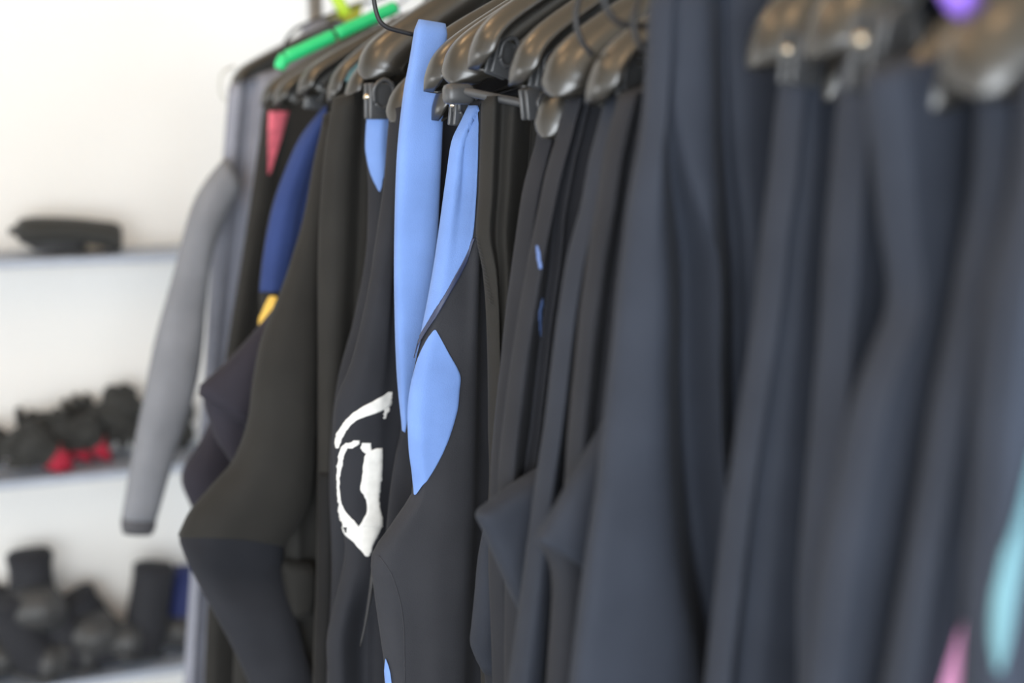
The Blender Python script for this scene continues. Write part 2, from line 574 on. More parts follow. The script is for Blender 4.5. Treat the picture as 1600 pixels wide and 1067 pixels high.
# upper sweeping stroke, left return, right thick stroke, bowl
P.append(([(612, 606), (622, 592), (632, 572), (645, 552), (660, 538), (675, 528), (690, 524), (700, 526)], [(612, 612), (622, 612), (634, 609), (645, 588), (654, 562), (668, 545), (690, 533), (700, 529)], 1.5))
P.append(([(630, 598), (640, 600), (654, 598)], [(630, 610), (642, 606), (654, 603)], 2.0))
P.append(([(692, 541), (700, 533), (720, 529), (745, 527), (770, 528), (785, 528)], [(692, 547), (700, 543), (720, 536), (745, 532), (770, 532), (785, 533)], 1.2))
P.append(([(688, 552), (693, 546), (700, 545)], [(688, 562), (693, 560), (700, 552)], 2.0))
P.append(([(692, 566), (700, 564), (708, 570)], [(692, 577), (700, 580), (708, 582)], 2.2))
P.append(([(700, 588), (706, 574), (720, 569), (745, 566), (765, 564), (775, 569), (790, 573), (806, 570), (823, 561)],
          [(700, 598), (706, 598), (720, 597), (745, 596), (770, 593), (790, 592), (806, 596), (823, 597)], 1.2))
P.append(([(822, 534), (836, 541), (846, 552), (858, 562), (869, 572)], [(822, 597), (835, 590), (850, 583), (869, 577)], 1.2))
P.append(([(782, 530), (800, 530), (823, 534)], [(782, 533), (800, 541), (812, 552), (823, 562)], 1.2))
for i, (a, c, rag) in enumerate(P):
    q = panel('white_print', a, c, b, M['white_print'], t, lift=0.0009, rows=46, cols=6, rag=rag * 1.5, seed=i * 5.3)
    if i == 0 and q:
        q['label'] = 'white brush-stroke print'
pts = [at(583, 880, 1.50), at(582, 905, 1.495), at(577, 940, 1.495), at(571, 975, 1.495), at(563, 1010, 1.495)]
q = obj('zip_pull', tube_bm(pts, [.0015, .003, .0022, .0016, .001], 8), M['cord'], t)

# --- 7: blue strip over the hanger
t = suit('black wetsuit with a long bright blue strip folded over its hanger', 1.48, (648, 60))
left = [(120, 640), (250, 626), (400, 622), (600, 625), (667, 629), (717, 619), (767, 611), (817, 606), (900, 600), (1067, 602), (1560, 595)]
vis = [(120, 720), (400, 712), (700, 690), (1067, 680), (1560, 670)]
b7 = drape('torso', 1.50, 120, 1500, left, [(between(left, vis, .3), .0), (between(left, vis, .7), .004)], M['black'], t, seed=15)
q = sleeve('blue_strip', 1.462, [(649, 46), (641, 95), (631, 150), (621, 250), (617, 400), (619, 520), (623, 600), (629, 665)],
           [(697, 54), (694, 95), (692, 150), (688, 250), (680, 400), (664, 510), (650, 570), (633, 668)], 0.022, M['blue'], t, seed=16, wrinkle=0.002, power=0.6)
q['label'] = 'long bright blue strip'

# --- 8: blue panels
t = suit('black wetsuit with two tapering blue panels and navy piping', 1.375, (735, 170))
left = [(160, 738), (190, 722), (220, 708), (270, 700), (350, 689), (420, 679), (520, 660), (560, 651), (600, 643), (640, 638), (700, 639), (745, 645), (775, 643), (800, 626), (830, 606), (868, 582), (920, 585), (1000, 596), (1067, 605), (1560, 630)]
sub = [(160, 770), (300, 765), (400, 762), (600, 762), (800, 762), (1067, 752), (1560, 740)]
b = drape('torso', 1.375, 160, 1500, left, [
    (between(left, sub, .13), .006),
    ([(160, 751), (220, 728), (300, 722), (400, 712), (520, 694), (600, 684), (750, 672), (900, 650), (1067, 655), (1560, 665)], [(160, .006), (300, .004), (450, .010), (1560, .010)]),
    ([(160, 758), (220, 746), (300, 742), (400, 731), (585, 721), (700, 708), (850, 694), (1067, 688), (1560, 700)], [(160, .010), (400, .008), (600, .013), (1560, .015)]),
    ([(160, 764), (220, 757), (300, 753), (400, 748), (600, 742), (800, 736), (1067, 722), (1560, 725)], .011),
    (sub, -.010)], M['charcoal'], t, seed=17, right=0.36)
L8 = shift(left, 0.5)
q = panel('blue_panel', [(166, 734)] + [p for p in L8 if 185 < p[0] < 530] + [(552, 652.5)], [(166, 748), (250, 748), (330, 744), (380, 737), (420, 718), (470, 692), (520, 664), (552, 654)], b, M['blue'], t, rows=70)
q['label'] = 'upper blue panel'
q = panel('blue_panel', [(515, 679), (530, 669), (560, 655), (600, 644.5), (640, 639.5), (700, 641), (740, 646), (774, 649)], [(515, 681), (550, 700), (585, 718), (612, 717), (640, 714), (690, 699), (730, 680), (774, 651)], b, M['blue'], t, rows=70)
q['label'] = 'lower blue panel, pointed at both ends'
panel('piping', [(372, 739), (400, 726), (430, 710), (470, 689), (500, 673), (520, 662), (545, 651), (560, 649)], [(372, 743), (400, 733), (430, 718), (470, 696), (500, 680), (520, 668), (545, 655), (560, 652)], b, M['piping'], t, lift=0.003, rows=60, cols=4)
q = panel('zip_garage', [(1028, 604), (1048, 603), (1080, 606), (1120, 610)], [(1028, 605), (1048, 611), (1080, 615), (1120, 619)], b, M['blue'], t)
panel('seam', [(868, 592), (900, 612), (960, 628), (1067, 632)], [(868, 593.5), (900, 613.5), (960, 629.5), (1067, 633.5)], b, M['seam'], t, lift=.0006, cols=2)

# --- 9
t = suit('deep black wetsuit right beside the blue panels, with stitched shoulder seam', 1.29, (752, 165))
left = [(150, 754), (300, 748), (370, 744), (420, 754), (500, 760), (667, 763), (760, 765), (850, 758), (960, 746), (1067, 752), (1560, 745)]
vis = [(150, 850), (300, 838), (500, 820), (700, 800), (900, 800), (1067, 800), (1560, 790)]
b = drape('torso', 1.29, 150, 1500, left, [(between(left, vis, .18), .012), (between(left, vis, .34), .002), (between(left, vis, .55), .012), (between(left, vis, .82), -.010), (between(left, vis, 1.0), -.006)], M['warm_black'], t, seed=18, right=.37, slope=0)
for k in range(18):
    y = 366 + k * 6.2
    x = 741 + k * 1.35
    panel('stitch', [(y, x), (y + 6, x + 9)], [(y + 1.2, x + 1.6), (y + 7, x + 11)], b, M['stitch'], t, lift=.0012, rows=3, cols=2)
sleeve('lower_sleeve', 1.252, [(762, 800), (750, 870), (744, 930), (739, 980), (737, 1008), (746, 1034)], [(790, 800), (800, 880), (802, 920), (796, 965), (790, 1005), (800, 1046)], 0.036, M['blue_black'], t, seed=19, wrinkle=.005)
sleeve('cuff', 1.256, [(757, 1032), (760, 1067), (764, 1120)], [(800, 1044), (800, 1067), (800, 1120)], 0.03, M['black'], t, seed=20)

# --- 10
t = suit('black wetsuit with two small worn blue scuffs down its front', 1.195, (840, 170))
left = [(150, 846), (190, 842), (220, 838), (260, 826), (300, 816), (420, 799), (500, 789), (660, 774), (760, 766), (900, 764), (1067, 770), (1560, 765)]
vis = [(150, 900), (300, 868), (420, 845), (660, 800), (900, 812), (1067, 812), (1560, 800)]
b = drape('torso', 1.195, 150, 1500, left, [(between(left, vis, .25), .012), (between(left, vis, .6), .010), (between(left, vis, .9), .002)], M['black'], t, seed=21, right=.36)

# --- 11: first elbow
t = suit('dark wetsuit with a sharp bent elbow pointing at the blue panels', 1.125, (880, 175))
left = [(150, 888), (184, 878), (225, 868), (270, 855), (337, 840), (400, 826), (500, 808), (667, 787), (760, 780), (900, 790), (1067, 790), (1560, 780)]
v1 = [(150, 905), (250, 885), (337, 868), (400, 862), (500, 848), (667, 830), (760, 818), (1067, 815), (1560, 805)]
vis = [(150, 935), (250, 915), (337, 897), (400, 886), (500, 870), (667, 850), (760, 838), (1067, 830), (1560, 820)]
b = drape('torso', 1.125, 150, 1500, left, [(between(left, v1, .35), .012), (between(left, v1, .8), .004), (v1, -.004), (between(v1, vis, .4), .008), (vis, .0)], M['black'], t, seed=22, right=.36)
for (a, c) in ((([(384, 838), (400, 840), (420, 843)]), ([(384, 842), (400, 845), (420, 847)])), (([(466, 846), (490, 841), (525, 843)]), ([(466, 849), (490, 846), (525, 845)]))):
    q = panel('scuff', a, c, b, M['worn_blue'], t, lift=.0008, rows=16, cols=3, rag=1.2, seed=a[0][0])
    q['label'] = 'worn blue scuff'
sleeve('sleeve', 1.088, [(856, 722), (842, 734), (800, 762), (768, 785), (746, 805), (757, 832), (778, 880), (800, 930), (815, 965), (828, 1030)],
       [(868, 745), (866, 765), (856, 785), (850, 800), (846, 812), (846, 835), (848, 880), (848, 930), (848, 965), (850, 1035)], 0.036, M['blue_black'], t, seed=23, power=.7, wrinkle=.002)

# --- 12
t = suit('slim dark wetsuit between the two bent elbows, standing straight', 1.05, (940, 180))
left = [(150, 950), (184, 940), (255, 921), (319, 909), (400, 888), (500, 872), (667, 852), (740, 841), (800, 832), (930, 813), (1067, 795), (1560, 740)]
vis = [(150, 975), (319, 938), (400, 920), (667, 890), (900, 876), (1067, 860), (1560, 830)]
drape('torso', 1.03, 150, 1500, left, [(between(left, vis, .3), .012), (between(left, vis, .75), .008), (between(left, vis, 1.0), -.010), (shift(vis, 25), -.004)], M['blue_black'], t, seed=25, right=.36)

# --- 13: second elbow
t = suit('dark wetsuit with a bent elbow tucked against the tall near suit', 0.985, (960, 180))
left = [(150, 968), (250, 945), (319, 935), (400, 920), (520, 904), (667, 888), (760, 882), (900, 868), (1067, 856), (1560, 830)]
vis = [(150, 1030), (319, 1000), (667, 960), (1067, 915), (1560, 880)]
drape('torso', 0.985, 150, 1500, left, [(between(left, vis, .3), .010), (between(left, vis, .6), -.004), (between(left, vis, .9), .006)], M['black'], t, seed=26, right=.36)
sleeve('upper_sleeve', 0.957, [(965, 625), (905, 730), (866, 798), (837, 843)], [(1000, 690), (965, 780), (940, 845), (914, 890)], 0.028, M['blue_black'], t, seed=27, dy=[.01, .004, 0, 0], wrinkle=.002, power=.7, ends=False, bow=.004)
sleeve('lower_sleeve', 0.972, [(842, 846), (860, 880), (866, 920), (862, 1000), (857, 1067), (848, 1160)], [(925, 870), (925, 910), (920, 950), (915, 1010), (910, 1067), (905, 1160)], 0.030, M['black'], t, seed=28, wrinkle=.002)

# --- 14: tall near suit hung over its hanger
t = suit('tall haze-tinted black wetsuit draped high over its hanger, covering it', 0.905, (1018, 5))
left = [(-12, 1022), (5, 1018), (100, 1014), (200, 1006), (330, 984), (560, 959), (760, 935), (890, 915), (1067, 893), (1560, 830)]
rails = [
    ([(-12, 1036), (100, 1028), (200, 1026), (330, 1010), (560, 990), (760, 968), (890, 950), (1067, 932), (1560, 870)], .006),
    ([(-12, 1044), (100, 1036), (200, 1038), (330, 1038), (420, 1042), (600, 1040), (760, 1042), (890, 1050), (1067, 1075), (1560, 1090)], [(0, .008), (300, .010), (1560, .012)]),
    ([(-12, 1052), (100, 1042), (200, 1046), (280, 1049), (420, 1066), (600, 1069), (760, 1077), (870, 1087), (1000, 1111), (1067, 1120), (1560, 1160)], [(0, .006), (200, -.002), (400, -.030), (1560, -.034)]),
    ([(-12, 1062), (100, 1056), (200, 1060), (280, 1066), (420, 1082), (600, 1085), (760, 1093), (870, 1104), (1000, 1128), (1067, 1140), (1560, 1180)], [(0, .008), (400, .008), (1560, .008)]),
    ([(-12, 1100), (300, 1112), (600, 1122), (760, 1128), (1000, 1147), (1560, 1197)], .010),
    ([(-12, 1125), (230, 1130), (400, 1143), (600, 1147), (680, 1148), (1000, 1160), (1560, 1205)], [(0, -.004), (300, -.014), (1560, -.016)]),
    ([(-12, 1142), (230, 1150), (400, 1160), (600, 1164), (680, 1164), (1000, 1174), (1560, 1220)], .002),
    ([(-12, 1185), (400, 1200), (1000, 1210), (1560, 1250)], .006)]
b14 = drape('torso', 0.895, -12, 1500, left, rails, M['haze_black'], t, seed=29, right=.36, thick=.04, slope=0)

# --- 15
t = suit('haze-tinted black wetsuit under the first of the near hangers, beside the tall draped suit', 0.785, (1220, 110))
left = [(95, 1225), (160, 1216), (280, 1203), (380, 1190), (480, 1180), (620, 1160), (760, 1140), (850, 1130), (960, 1118), (1067, 1104), (1560, 1050)]
vis = [(95, 1320), (300, 1310), (600, 1290), (767, 1275), (1067, 1262), (1560, 1240)]
drape('torso', 0.79, 95, 1500, left, [(between(left, vis, .14), .012), (between(left, vis, .32), .004), (between(left, vis, .55), .012), (between(left, vis, .78), .012), (between(left, vis, .92), .012), (shift(vis, 25), .010)], M['haze_black'], t, seed=30, right=.34)

# --- 16
t = suit('haze-tinted black wetsuit clipped under the wide black clip near the camera', 0.705, (1318, 110))
left = [(100, 1320), (200, 1310), (300, 1302), (400, 1292), (600, 1278), (767, 1262), (900, 1250), (1067, 1248), (1560, 1235)]
vis = [(100, 1400), (300, 1410), (460, 1400), (628, 1345), (738, 1325), (900, 1295), (1067, 1275), (1560, 1260)]
drape('torso', 0.705, 100, 1500, left, [(between(left, vis, .25), .012), (between(left, vis, .55), .012), (between(left, vis, .85), .010), (shift(vis, 20), .008)], M['haze_black'], t, seed=31, right=.34)

# --- 17
t = suit('haze-tinted black wetsuit with a wide smooth front, one back from the pink stripe', 0.64, (1355, 130))
left = [(120, 1352), (250, 1366), (350, 1378), (440, 1390), (490, 1386), (540, 1368), (628, 1336), (738, 1312), (850, 1290), (960, 1274), (1067, 1262), (1560, 1200)]
vis = [(120, 1540), (300, 1530), (431, 1510), (650, 1466), (863, 1432), (1067, 1400), (1560, 1340)]
drape('torso', 0.635, 120, 1500, left, [(between(left, vis, .2), .010), (between(left, vis, .45), .012), (between(left, vis, .75), .013), (between(left, vis, .95), .010), (shift(vis, 20), .008)], M['haze_black'], t, seed=32, right=.32)

# --- 18
t = suit('haze-tinted black wetsuit with a pink stripe low on its side', 0.575, (1530, 140))
left = [(120, 1532), (300, 1522), (431, 1500), (519, 1482), (650, 1456), (764, 1438), (863, 1421), (1038, 1392), (1560, 1310)]
vis = [(120, 1610), (300, 1590), (475, 1550), (620, 1537), (767, 1530), (900, 1520), (1067, 1513), (1560, 1500)]
b = drape('torso', 0.575, 120, 1500, left, [(between(left, vis, .25), .008), (between(left, vis, .6), .004), (between(left, vis, .95), .008), (shift(vis, 25), .006)], M['haze_black'], t, seed=33, right=.30)
q = panel('stripe', [(965, 1502), (1000, 1491), (1040, 1478), (1080, 1466), (1130, 1455)], [(965, 1508), (1000, 1514), (1040, 1514), (1080, 1512), (1130, 1510)], b, M['hot_pink'], t)
q['label'] = 'pink side stripe'

# --- 19
t = suit('nearest wetsuit, cut by the picture edge, with a curved teal stripe', 0.525, (1595, 150))
left = [(120, 1604), (250, 1592), (350, 1573), (475, 1546), (620, 1533), (767, 1526), (900, 1516), (1067, 1509), (1560, 1480)]
vis = [(120, 1720), (475, 1680), (1067, 1650), (1560, 1620)]
b = drape('torso', 0.523, 120, 1500, left, [(between(left, vis, .25), .010), (between(left, vis, .6), .002), (between(left, vis, .95), .008)], M['haze_black'], t, seed=34, right=.28)
q = panel('stripe', [(700, 1616), (740, 1601), (800, 1585), (860, 1568), (920, 1555), (980, 1550), (1046, 1556)], [(700, 1626), (740, 1618), (800, 1610), (860, 1600), (920, 1586), (980, 1576), (1046, 1562)], b, M['teal'], t)
q['label'] = 'curved teal stripe'

# ------------------------------------------------------------------ hangers
GROUP_H = 'black moulded hangers on the rail'


def arm_bm(nx, nz, y, L, drop, roll, wid, sgn):
    """One hollow moulded shoulder arm, open below, from the neck to its rounded tip."""
    ctrl = [(0, 0), (.2, .14), (.45, .40), (.68, .66), (.85, .87), (.94, 1.02), (.985, 1.18), (1.0, 1.34)]
    P = smooth_open([Vector((sgn * a * L, 0, -c * drop)) for a, c in ctrl], 6)
    n = len(P)
    rings = []
    for i, p in enumerate(P):
        s = i / (n - 1)
        t = (P[min(i + 1, n - 1)] - P[max(i - 1, 0)]).normalized()
        nr = Vector((0, 1, 0)).cross(t) * (-sgn)
        if nr.z < 0 and s < 0.9:
            nr = -nr
        bb = Vector((0, 1, 0))
        w = wid * lerp_tab([(0, .5), (.3, .74), (.6, .92), (.8, 1.0), (.9, .92), (.96, .70), (1, .28)], s)
        h = wid * lerp_tab([(0, .6), (.5, .85), (.85, .95), (.95, .7), (1.0, .4)], s)
        ca, sa = math.cos(roll), math.sin(roll)
        b2 = bb * ca + nr * sa
        n2 = nr * ca - bb * sa
        ring = []
        for k in range(17):
            ph = math.radians(-98 + 196 * k / 16)
            ring.append(Vector((nx, y, nz)) + p + b2 * (w * math.sin(ph)) - n2 * (h * (1 - math.cos(ph))))
        rings.append(ring)
    bm = bmesh.new()
    skin_rings(bm, rings, closed=False, caps=False)
    return bm


def hanger(px, py, y, label, kind='open', wid=0.029, drop=0.115, far_arm=True, hook=True, roll=None, L=None):
    tip = at(px, py, y)
    nx = RAIL_X
    L = nx - tip.x
    nz = tip.z + 1.34 * drop
    t = thing('clothes_hanger', label, 'hanger', (nx, y, nz), GROUP_H)
    r = roll if roll is not None else (math.radians(-37) if kind == 'open' else math.radians(34))
    for sgn in ((-1, 1) if far_arm else (-1,)):
        o = obj('arm', arm_bm(nx, nz, y, L, drop, r * (1 if sgn < 0 else -1), wid, sgn), M['plastic'], t)
        md = o.modifiers.new('thickness', 'SOLIDIFY')
        md.thickness = 0.0028
        md.offset = -1
    obj('neck', box_bm((nx, y, nz - 0.004), 0.034, 0.018, 0.026, 0.006), M['plastic'], t)
    R = 0.0165
    pts = [Vector((nx, y, nz)), Vector((nx, y, (nz + RAIL_Z) / 2 - 0.01)), Vector((nx + 0.008, y, RAIL_Z - 0.020))]
    if RAIL_Z - nz < 0.05:
        pts = [Vector((nx, y, nz))]
    for a in range(-50, 190, 24):
        pts.append(Vector((nx + R * math.cos(math.radians(a)), y, RAIL_Z + R * math.sin(math.radians(a)))))
    obj('hook', tube_bm(pts, 0.0022, 8, 3), M['steel'], t)
    return t


def clip(t, px, py, y, s=1.0, tilt=0.0, yaw=0.0, pivot=True):
    """A pinch clip: two jaws, a looped lever and a metal pivot."""
    c = at(px, py, y)
    Rm = Matrix.Rotation(yaw, 3, 'Z') @ Matrix.Rotation(tilt, 3, 'Y')

    def tr(v):
        return c + Rm @ (Vector(v) * s)
    b = box_bm(c + Rm @ Vector((0, -.005 * s, 0)), .026 * s, .004 * s, .034 * s, .0018 * s, Rm)
    box_bm(c + Rm @ Vector((0, .005 * s, 0)), .026 * s, .004 * s, .034 * s, .0018 * s, Rm, b)
    box_bm(c + Rm @ Vector((0, 0, .002 * s)), .020 * s, .010 * s, .010 * s, .001 * s, Rm, b)
    body = obj('clip', b, M['plastic_matt'], t)
    loop = [tr((-.008, -.008, -.002)), tr((-.010, -.011, .012)), tr((0, -.012, .020)), tr((.010, -.011, .012)), tr((.008, -.008, -.002)), tr((0, -.0075, -.007)), tr((-.008, -.008, -.002))]
    obj('lever', tube_bm(loop, .0022 * s, 8), M['plastic_matt'], body)
    if pivot:
        obj('pivot', tube_bm([tr((-.015, 0, .004)), tr((.015, 0, .004))], .0026 * s, 10), M['chrome'], body)
    return body


def clip_bar(t, p, q, r=0.0045):
    return obj('clip_bar', tube_bm([p, (Vector(p) + Vector(q)) / 2, q], r, 10), M['plastic_matt'], t)


hanger(362, 138, 2.50, 'farthest black hanger, its tip against the white wall', wid=.026, drop=.085)
h = hanger(408, 166, 2.28, 'black hanger above the pink shoulder inset', wid=.026, drop=.095)
h = hanger(428, 166, 2.14, 'black hanger just under the near end of the green hanger', wid=.026, drop=.095)
h = hanger(466, 150, 1.98, 'black hanger running parallel below the green hanger', wid=.028, drop=.098)
clip(h, 490, 152, 2.0, 1.0, .1)
h = hanger(512, 160, 1.865, 'dark black hanger above the bent-sleeve suit, second past the green hanger', wid=.024, drop=.12)
h = hanger(539, 164, 1.76, 'small black hanger tip left of the round bulb-ended hanger', wid=.026)
h = hanger(571, 124, 1.64, 'bulb-ended black hanger with a bright sheen left of the blue strip', 'closed', wid=.031)
clip(h, 592, 158, 1.63, 1.25, 0, .15)
h = hanger(613, 192, 1.545, 'low black hanger tip tucked left behind the blue strip', 'closed', wid=.024)
h = hanger(668, 96, 1.50, 'black hanger carrying the folded blue strip', 'open', wid=.020, drop=.085, roll=0)
h = hanger(662, 143, 1.415, 'hollow-tipped black hanger overlapping the blue strip', 'open')
h = hanger(674, 188, 1.455, 'low black hanger tip peeking out below its neighbours on the blue strip', 'open', wid=.022)
clip(h, 722, 172, 1.40, 1.0, .1, .2)
h = hanger(706, 131, 1.335, 'bulb-ended black hanger with a bar and clip below it', 'closed', wid=.030)
clip_bar(h, at(712, 140, 1.315), at(850, 168, 1.255))
b_ = obj('bar_collar', box_bm(at(716, 147, 1.315), .030, .02, .020, .006), M['plastic_matt'], h)
clip(h, 845, 160, 1.245, 1.15, 1.45, .1)
h = hanger(731, 108, 1.265, 'topmost hollow-tipped black hanger above the bar and clip', 'open')
clip(h, 783, 92, 1.262, 1.0, .3, .3, False)
h = hanger(795, 134, 1.195, 'hollow-tipped black hanger second along from the bulb with a bar', 'open')
clip(h, 850, 112, 1.19, .95, .2, .3)
h = hanger(850, 216, 1.155, 'low black hanger tip hanging below the bar clip', 'closed', wid=.022)
h = hanger(866, 152, 1.11, 'bulb-ended black hanger with a bluish sheen, crossed by a cord', 'closed', wid=.028)
h = hanger(914, 163, 1.045, 'hollow-tipped black hanger touching the tall draped suit', 'open')
clip(h, 978, 132, 1.04, 1.05, .2, .2)
h = hanger(1040, 30, 0.925, 'black hanger hidden under the tall draped suit', 'open', wid=.022, drop=.07)
h = hanger(1168, 106, 0.815, 'first black hanger right of the tall draped suit', 'open', wid=.029, roll=math.radians(-8))
clip(h, 1252, 92, 0.775, 1.0, .1, .2)
h = hanger(1262, 92, 0.735, 'second black hanger right of the tall draped suit, with a wide clip', 'open', wid=.028, roll=math.radians(-4))
clip(h, 1375, 85, 0.685, 1.35, .15, .2)
clip_bar(h, at(1345, 122, .685), at(1450, 140, .66), .004)
h = hanger(1290, 158, 0.775, 'low black hanger tip between two near clips', 'closed', wid=.018)
h = hanger(1440, 178, 0.625, 'low black hanger left of the nearest bulb', 'closed', wid=.020)
h = hanger(1526, 150, 0.56, 'nearest bulb-ended black hanger at the picture corner', 'closed', wid=.030)

# --- green tube hanger and the vest behind it
g = thing('clothes_hanger', 'bright green tube hanger high above the far suits', 'hanger', (RAIL_X, 2.06, 1.75))
y = 2.06
A, B_, C_ = at(436, 108, y), at(442, 92, y), at(621, 10, y)
obj('tip', tube_bm([A, A.lerp(B_, .5), B_ + Vector((.004, 0, .003))], [.007, .0095, .0095], 12), M['green'], g)
d = (C_ - B_)
for a, c in ((.035, .43), (.47, .98)):
    obj('tube', tube_bm([B_ + d * a, B_ + d * (a * .97 + c * .03), B_ + d * ((a + c) / 2), B_ + d * (a * .03 + c * .97), B_ + d * c], [.0075, .0098, .0098, .0098, .0075], 12), M['green'], g)
obj('joint', tube_bm([B_, C_], .0045, 8), M['cord'], g)
obj('hook', tube_bm([C_, Vector((RAIL_X, y, C_.z + .03)), Vector((RAIL_X + .012, y, RAIL_Z - .02)), Vector((RAIL_X + .017, y, RAIL_Z)), Vector((RAIL_X, y, RAIL_Z + .0165)), Vector((RAIL_X - .016, y, RAIL_Z))], .0022, 8), M['steel'], g)

w = thing('clothes_hanger', 'thin black wire hanger curving above the green hanger', 'hanger', (RAIL_X, 2.42, 1.75))
y = 2.42
tip0 = at(442, 118, y)
obj('wire', tube_bm([tip0, at(440, 90, y), at(447, 64, y), at(462, 46, y), at(484, 35, y), at(520, 22, y), at(566, 6, y), at(610, -12, y), Vector((RAIL_X, y, at(620, -18, y).z))], .0028, 8), M['cord'], w)
zt = at(620, -18, y).z
obj('hook', tube_bm([Vector((RAIL_X, y, zt)), Vector((RAIL_X + .012, y, (zt + RAIL_Z) / 2)), Vector((RAIL_X + .017, y, RAIL_Z)), Vector((RAIL_X, y, RAIL_Z + .0165)), Vector((RAIL_X - .016, y, RAIL_Z))], .0022, 8), M['cord'], w)

v = thing('rash_vest', 'grey rash vest with a yellow-green shoulder behind the green hanger', 'vest', (RAIL_X, 2.56, 1.0))
y = 2.56
sleeve('body', y, [(470, 50), (456, 75), (450, 110), (446, 200), (440, 500), (432, 900)], [(560, 20), (590, 60), (600, 110), (600, 200), (590, 500), (580, 900)], .05, M['grey'], v, seed=40)
q = sleeve('shoulder', y - .035, [(512, 30), (508, 48), (507, 66)], [(566, 10), (562, 30), (556, 50)], .03, M['olive'], v, seed=41)
q['label'] = 'yellow-green shoulder'
s_ = tag(obj('strap', tube_bm([at(541, 22, 2.36), at(532, 8, 2.36), at(518, -20, 2.37)], [.010, .011, .011], 10), M['lime']), 'lime green loop hanging above the yellow-green shoulder', 'strap')
s_ = tag(obj('strap', tube_bm([at(660, 16, 1.92), at(672, 6, 1.92), at(690, -8, 1.92)], [.004, .006, .006], 10), M['teal']), 'pale teal strap between black hangers above the blue strip', 'strap')
s_ = tag(obj('strap', tube_bm([at(541, 128, 1.84), at(544, 116, 1.84), at(560, 98, 1.84)], [.007, .008, .006], 10), M['teal']), 'small teal strap end behind the bulb-ended hanger', 'strap')
s_ = tag(obj('strap', tube_bm([at(1512, 18, .60), at(1503, 0, .60), at(1490, -30, .60)], [.007, .009, .010], 10), M['purple']), 'violet strap end at the top by the nearest hanger', 'strap')
s_ = tag(obj('hook_strap', tube_bm([at(352, 158, 2.46), at(344, 145, 2.46), at(344, 122, 2.46), at(352, 110, 2.46), at(366, 104, 2.47)], .0022, 8), mat('clear_grey_plastic', (.55, .55, .5), .3)), 'pale plastic loop at the far hanger tip', 'loop')

# cords of the zips
for lab, yy, pts in (
        ('black zip cord drooping down to the top of the blue strip', 1.50, [(583, -25), (585, 5), (592, 30), (604, 42), (622, 48), (646, 54)]),
        ('black zip cord hanging in front of the bulb-ended hanger with bluish sheen', 1.05, [(912, -25), (901, 12), (901, 40), (910, 66), (926, 86)]),
        ('black zip cord looping sideways to the tall draped suit', .96, [(938, -30), (945, 5), (958, 28), (978, 39), (1018, 40)]),
        ('black zip cord dropping beside the top corner of the tall draped suit', .95, [(1008, -20), (994, 10), (990, 40), (998, 66), (1010, 84)])):
    tag(obj('zip_cord', tube_bm([at(a, b2, yy) for a, b2 in pts], .0026, 8), M['cord']), lab, 'cord')

# ------------------------------------------------------------------ shelves
SH_Y = 3.02


def shelf(py, label):
    p = at(130, py, SH_Y)
    z = p.z
    t = thing('wall_shelf', label, 'shelf', (-0.2, WALL_Y, z))
    obj('board', box_bm((-0.35, (SH_Y + WALL_Y) / 2, z - .008), 2.7, WALL_Y - SH_Y, .017, .002), M['shelf'], t, smooth=False)
    for x in (-1.4, -.3, .75):
        bm = box_bm((x, WALL_Y - .10, z - .024), .02, .2, .014, .002)
        box_bm((x, WALL_Y - .006, z - .10), .02, .012, .17, .002, None, bm)
        obj('bracket', bm, M['shelf'], t, smooth=False)
    return z


Z1 = shelf(402, 'top blue-grey wall shelf holding only two black boots lying down')
Z2 = shelf(741, 'middle blue-grey wall shelf heaped with black and red gloves')
Z3 = shelf(1063, 'lowest blue-grey wall shelf with black boots')


def sec(px, pya, pyb, y, depth):
    a, b = at(px, pya, y), at(px, pyb, y)
    return ((a + b) / 2, (a - b) / 2, Vector((0, -depth / 2, 0)))


# mitts on the top shelf
yM = SH_Y + .07
m_ = thing('neoprene_boot', 'black neoprene boot lying on its side, upper one on the top shelf', 'boot', at(100, 400, yM))
obj('body', loft_bm([sec(23, 358, 372, yM, .05), sec(32, 347, 382, yM, .09), sec(52, 343, 386, yM, .10), (sec(85, 343, 384, yM, .10)), sec(125, 345, 384, yM, .10), sec(160, 349, 390, yM, .10), sec(178, 351, 397, yM, .10)], 24, 5, .9), M['glove'], m_)
obj('cuff', loft_bm([sec(174, 351, 397, yM, .104), sec(180, 352, 398, yM, .104)], 24, 3, .9), M['glove'], m_)
m_ = thing('neoprene_boot', 'black neoprene boot squashed beneath another on the top shelf', 'boot', at(90, 400, yM + .05))
obj('body', loft_bm([sec(42, 380, 392, yM + .03, .06), sec(55, 376, 399, yM + .03, .09), sec(85, 376, 400, yM + .03, .10), sec(118, 380, 400, yM + .03, .09), sec(132, 386, 400, yM + .03, .06)], 24, 5, .9), M['boot_rubber'], m_)
obj('sole', loft_bm([sec(128, 388, 401, yM + .03, .05), sec(145, 383, 400, yM + .03, .06), sec(158, 388, 400, yM + .03, .05)], 20, 4, .9), M['sole_tan'], m_)


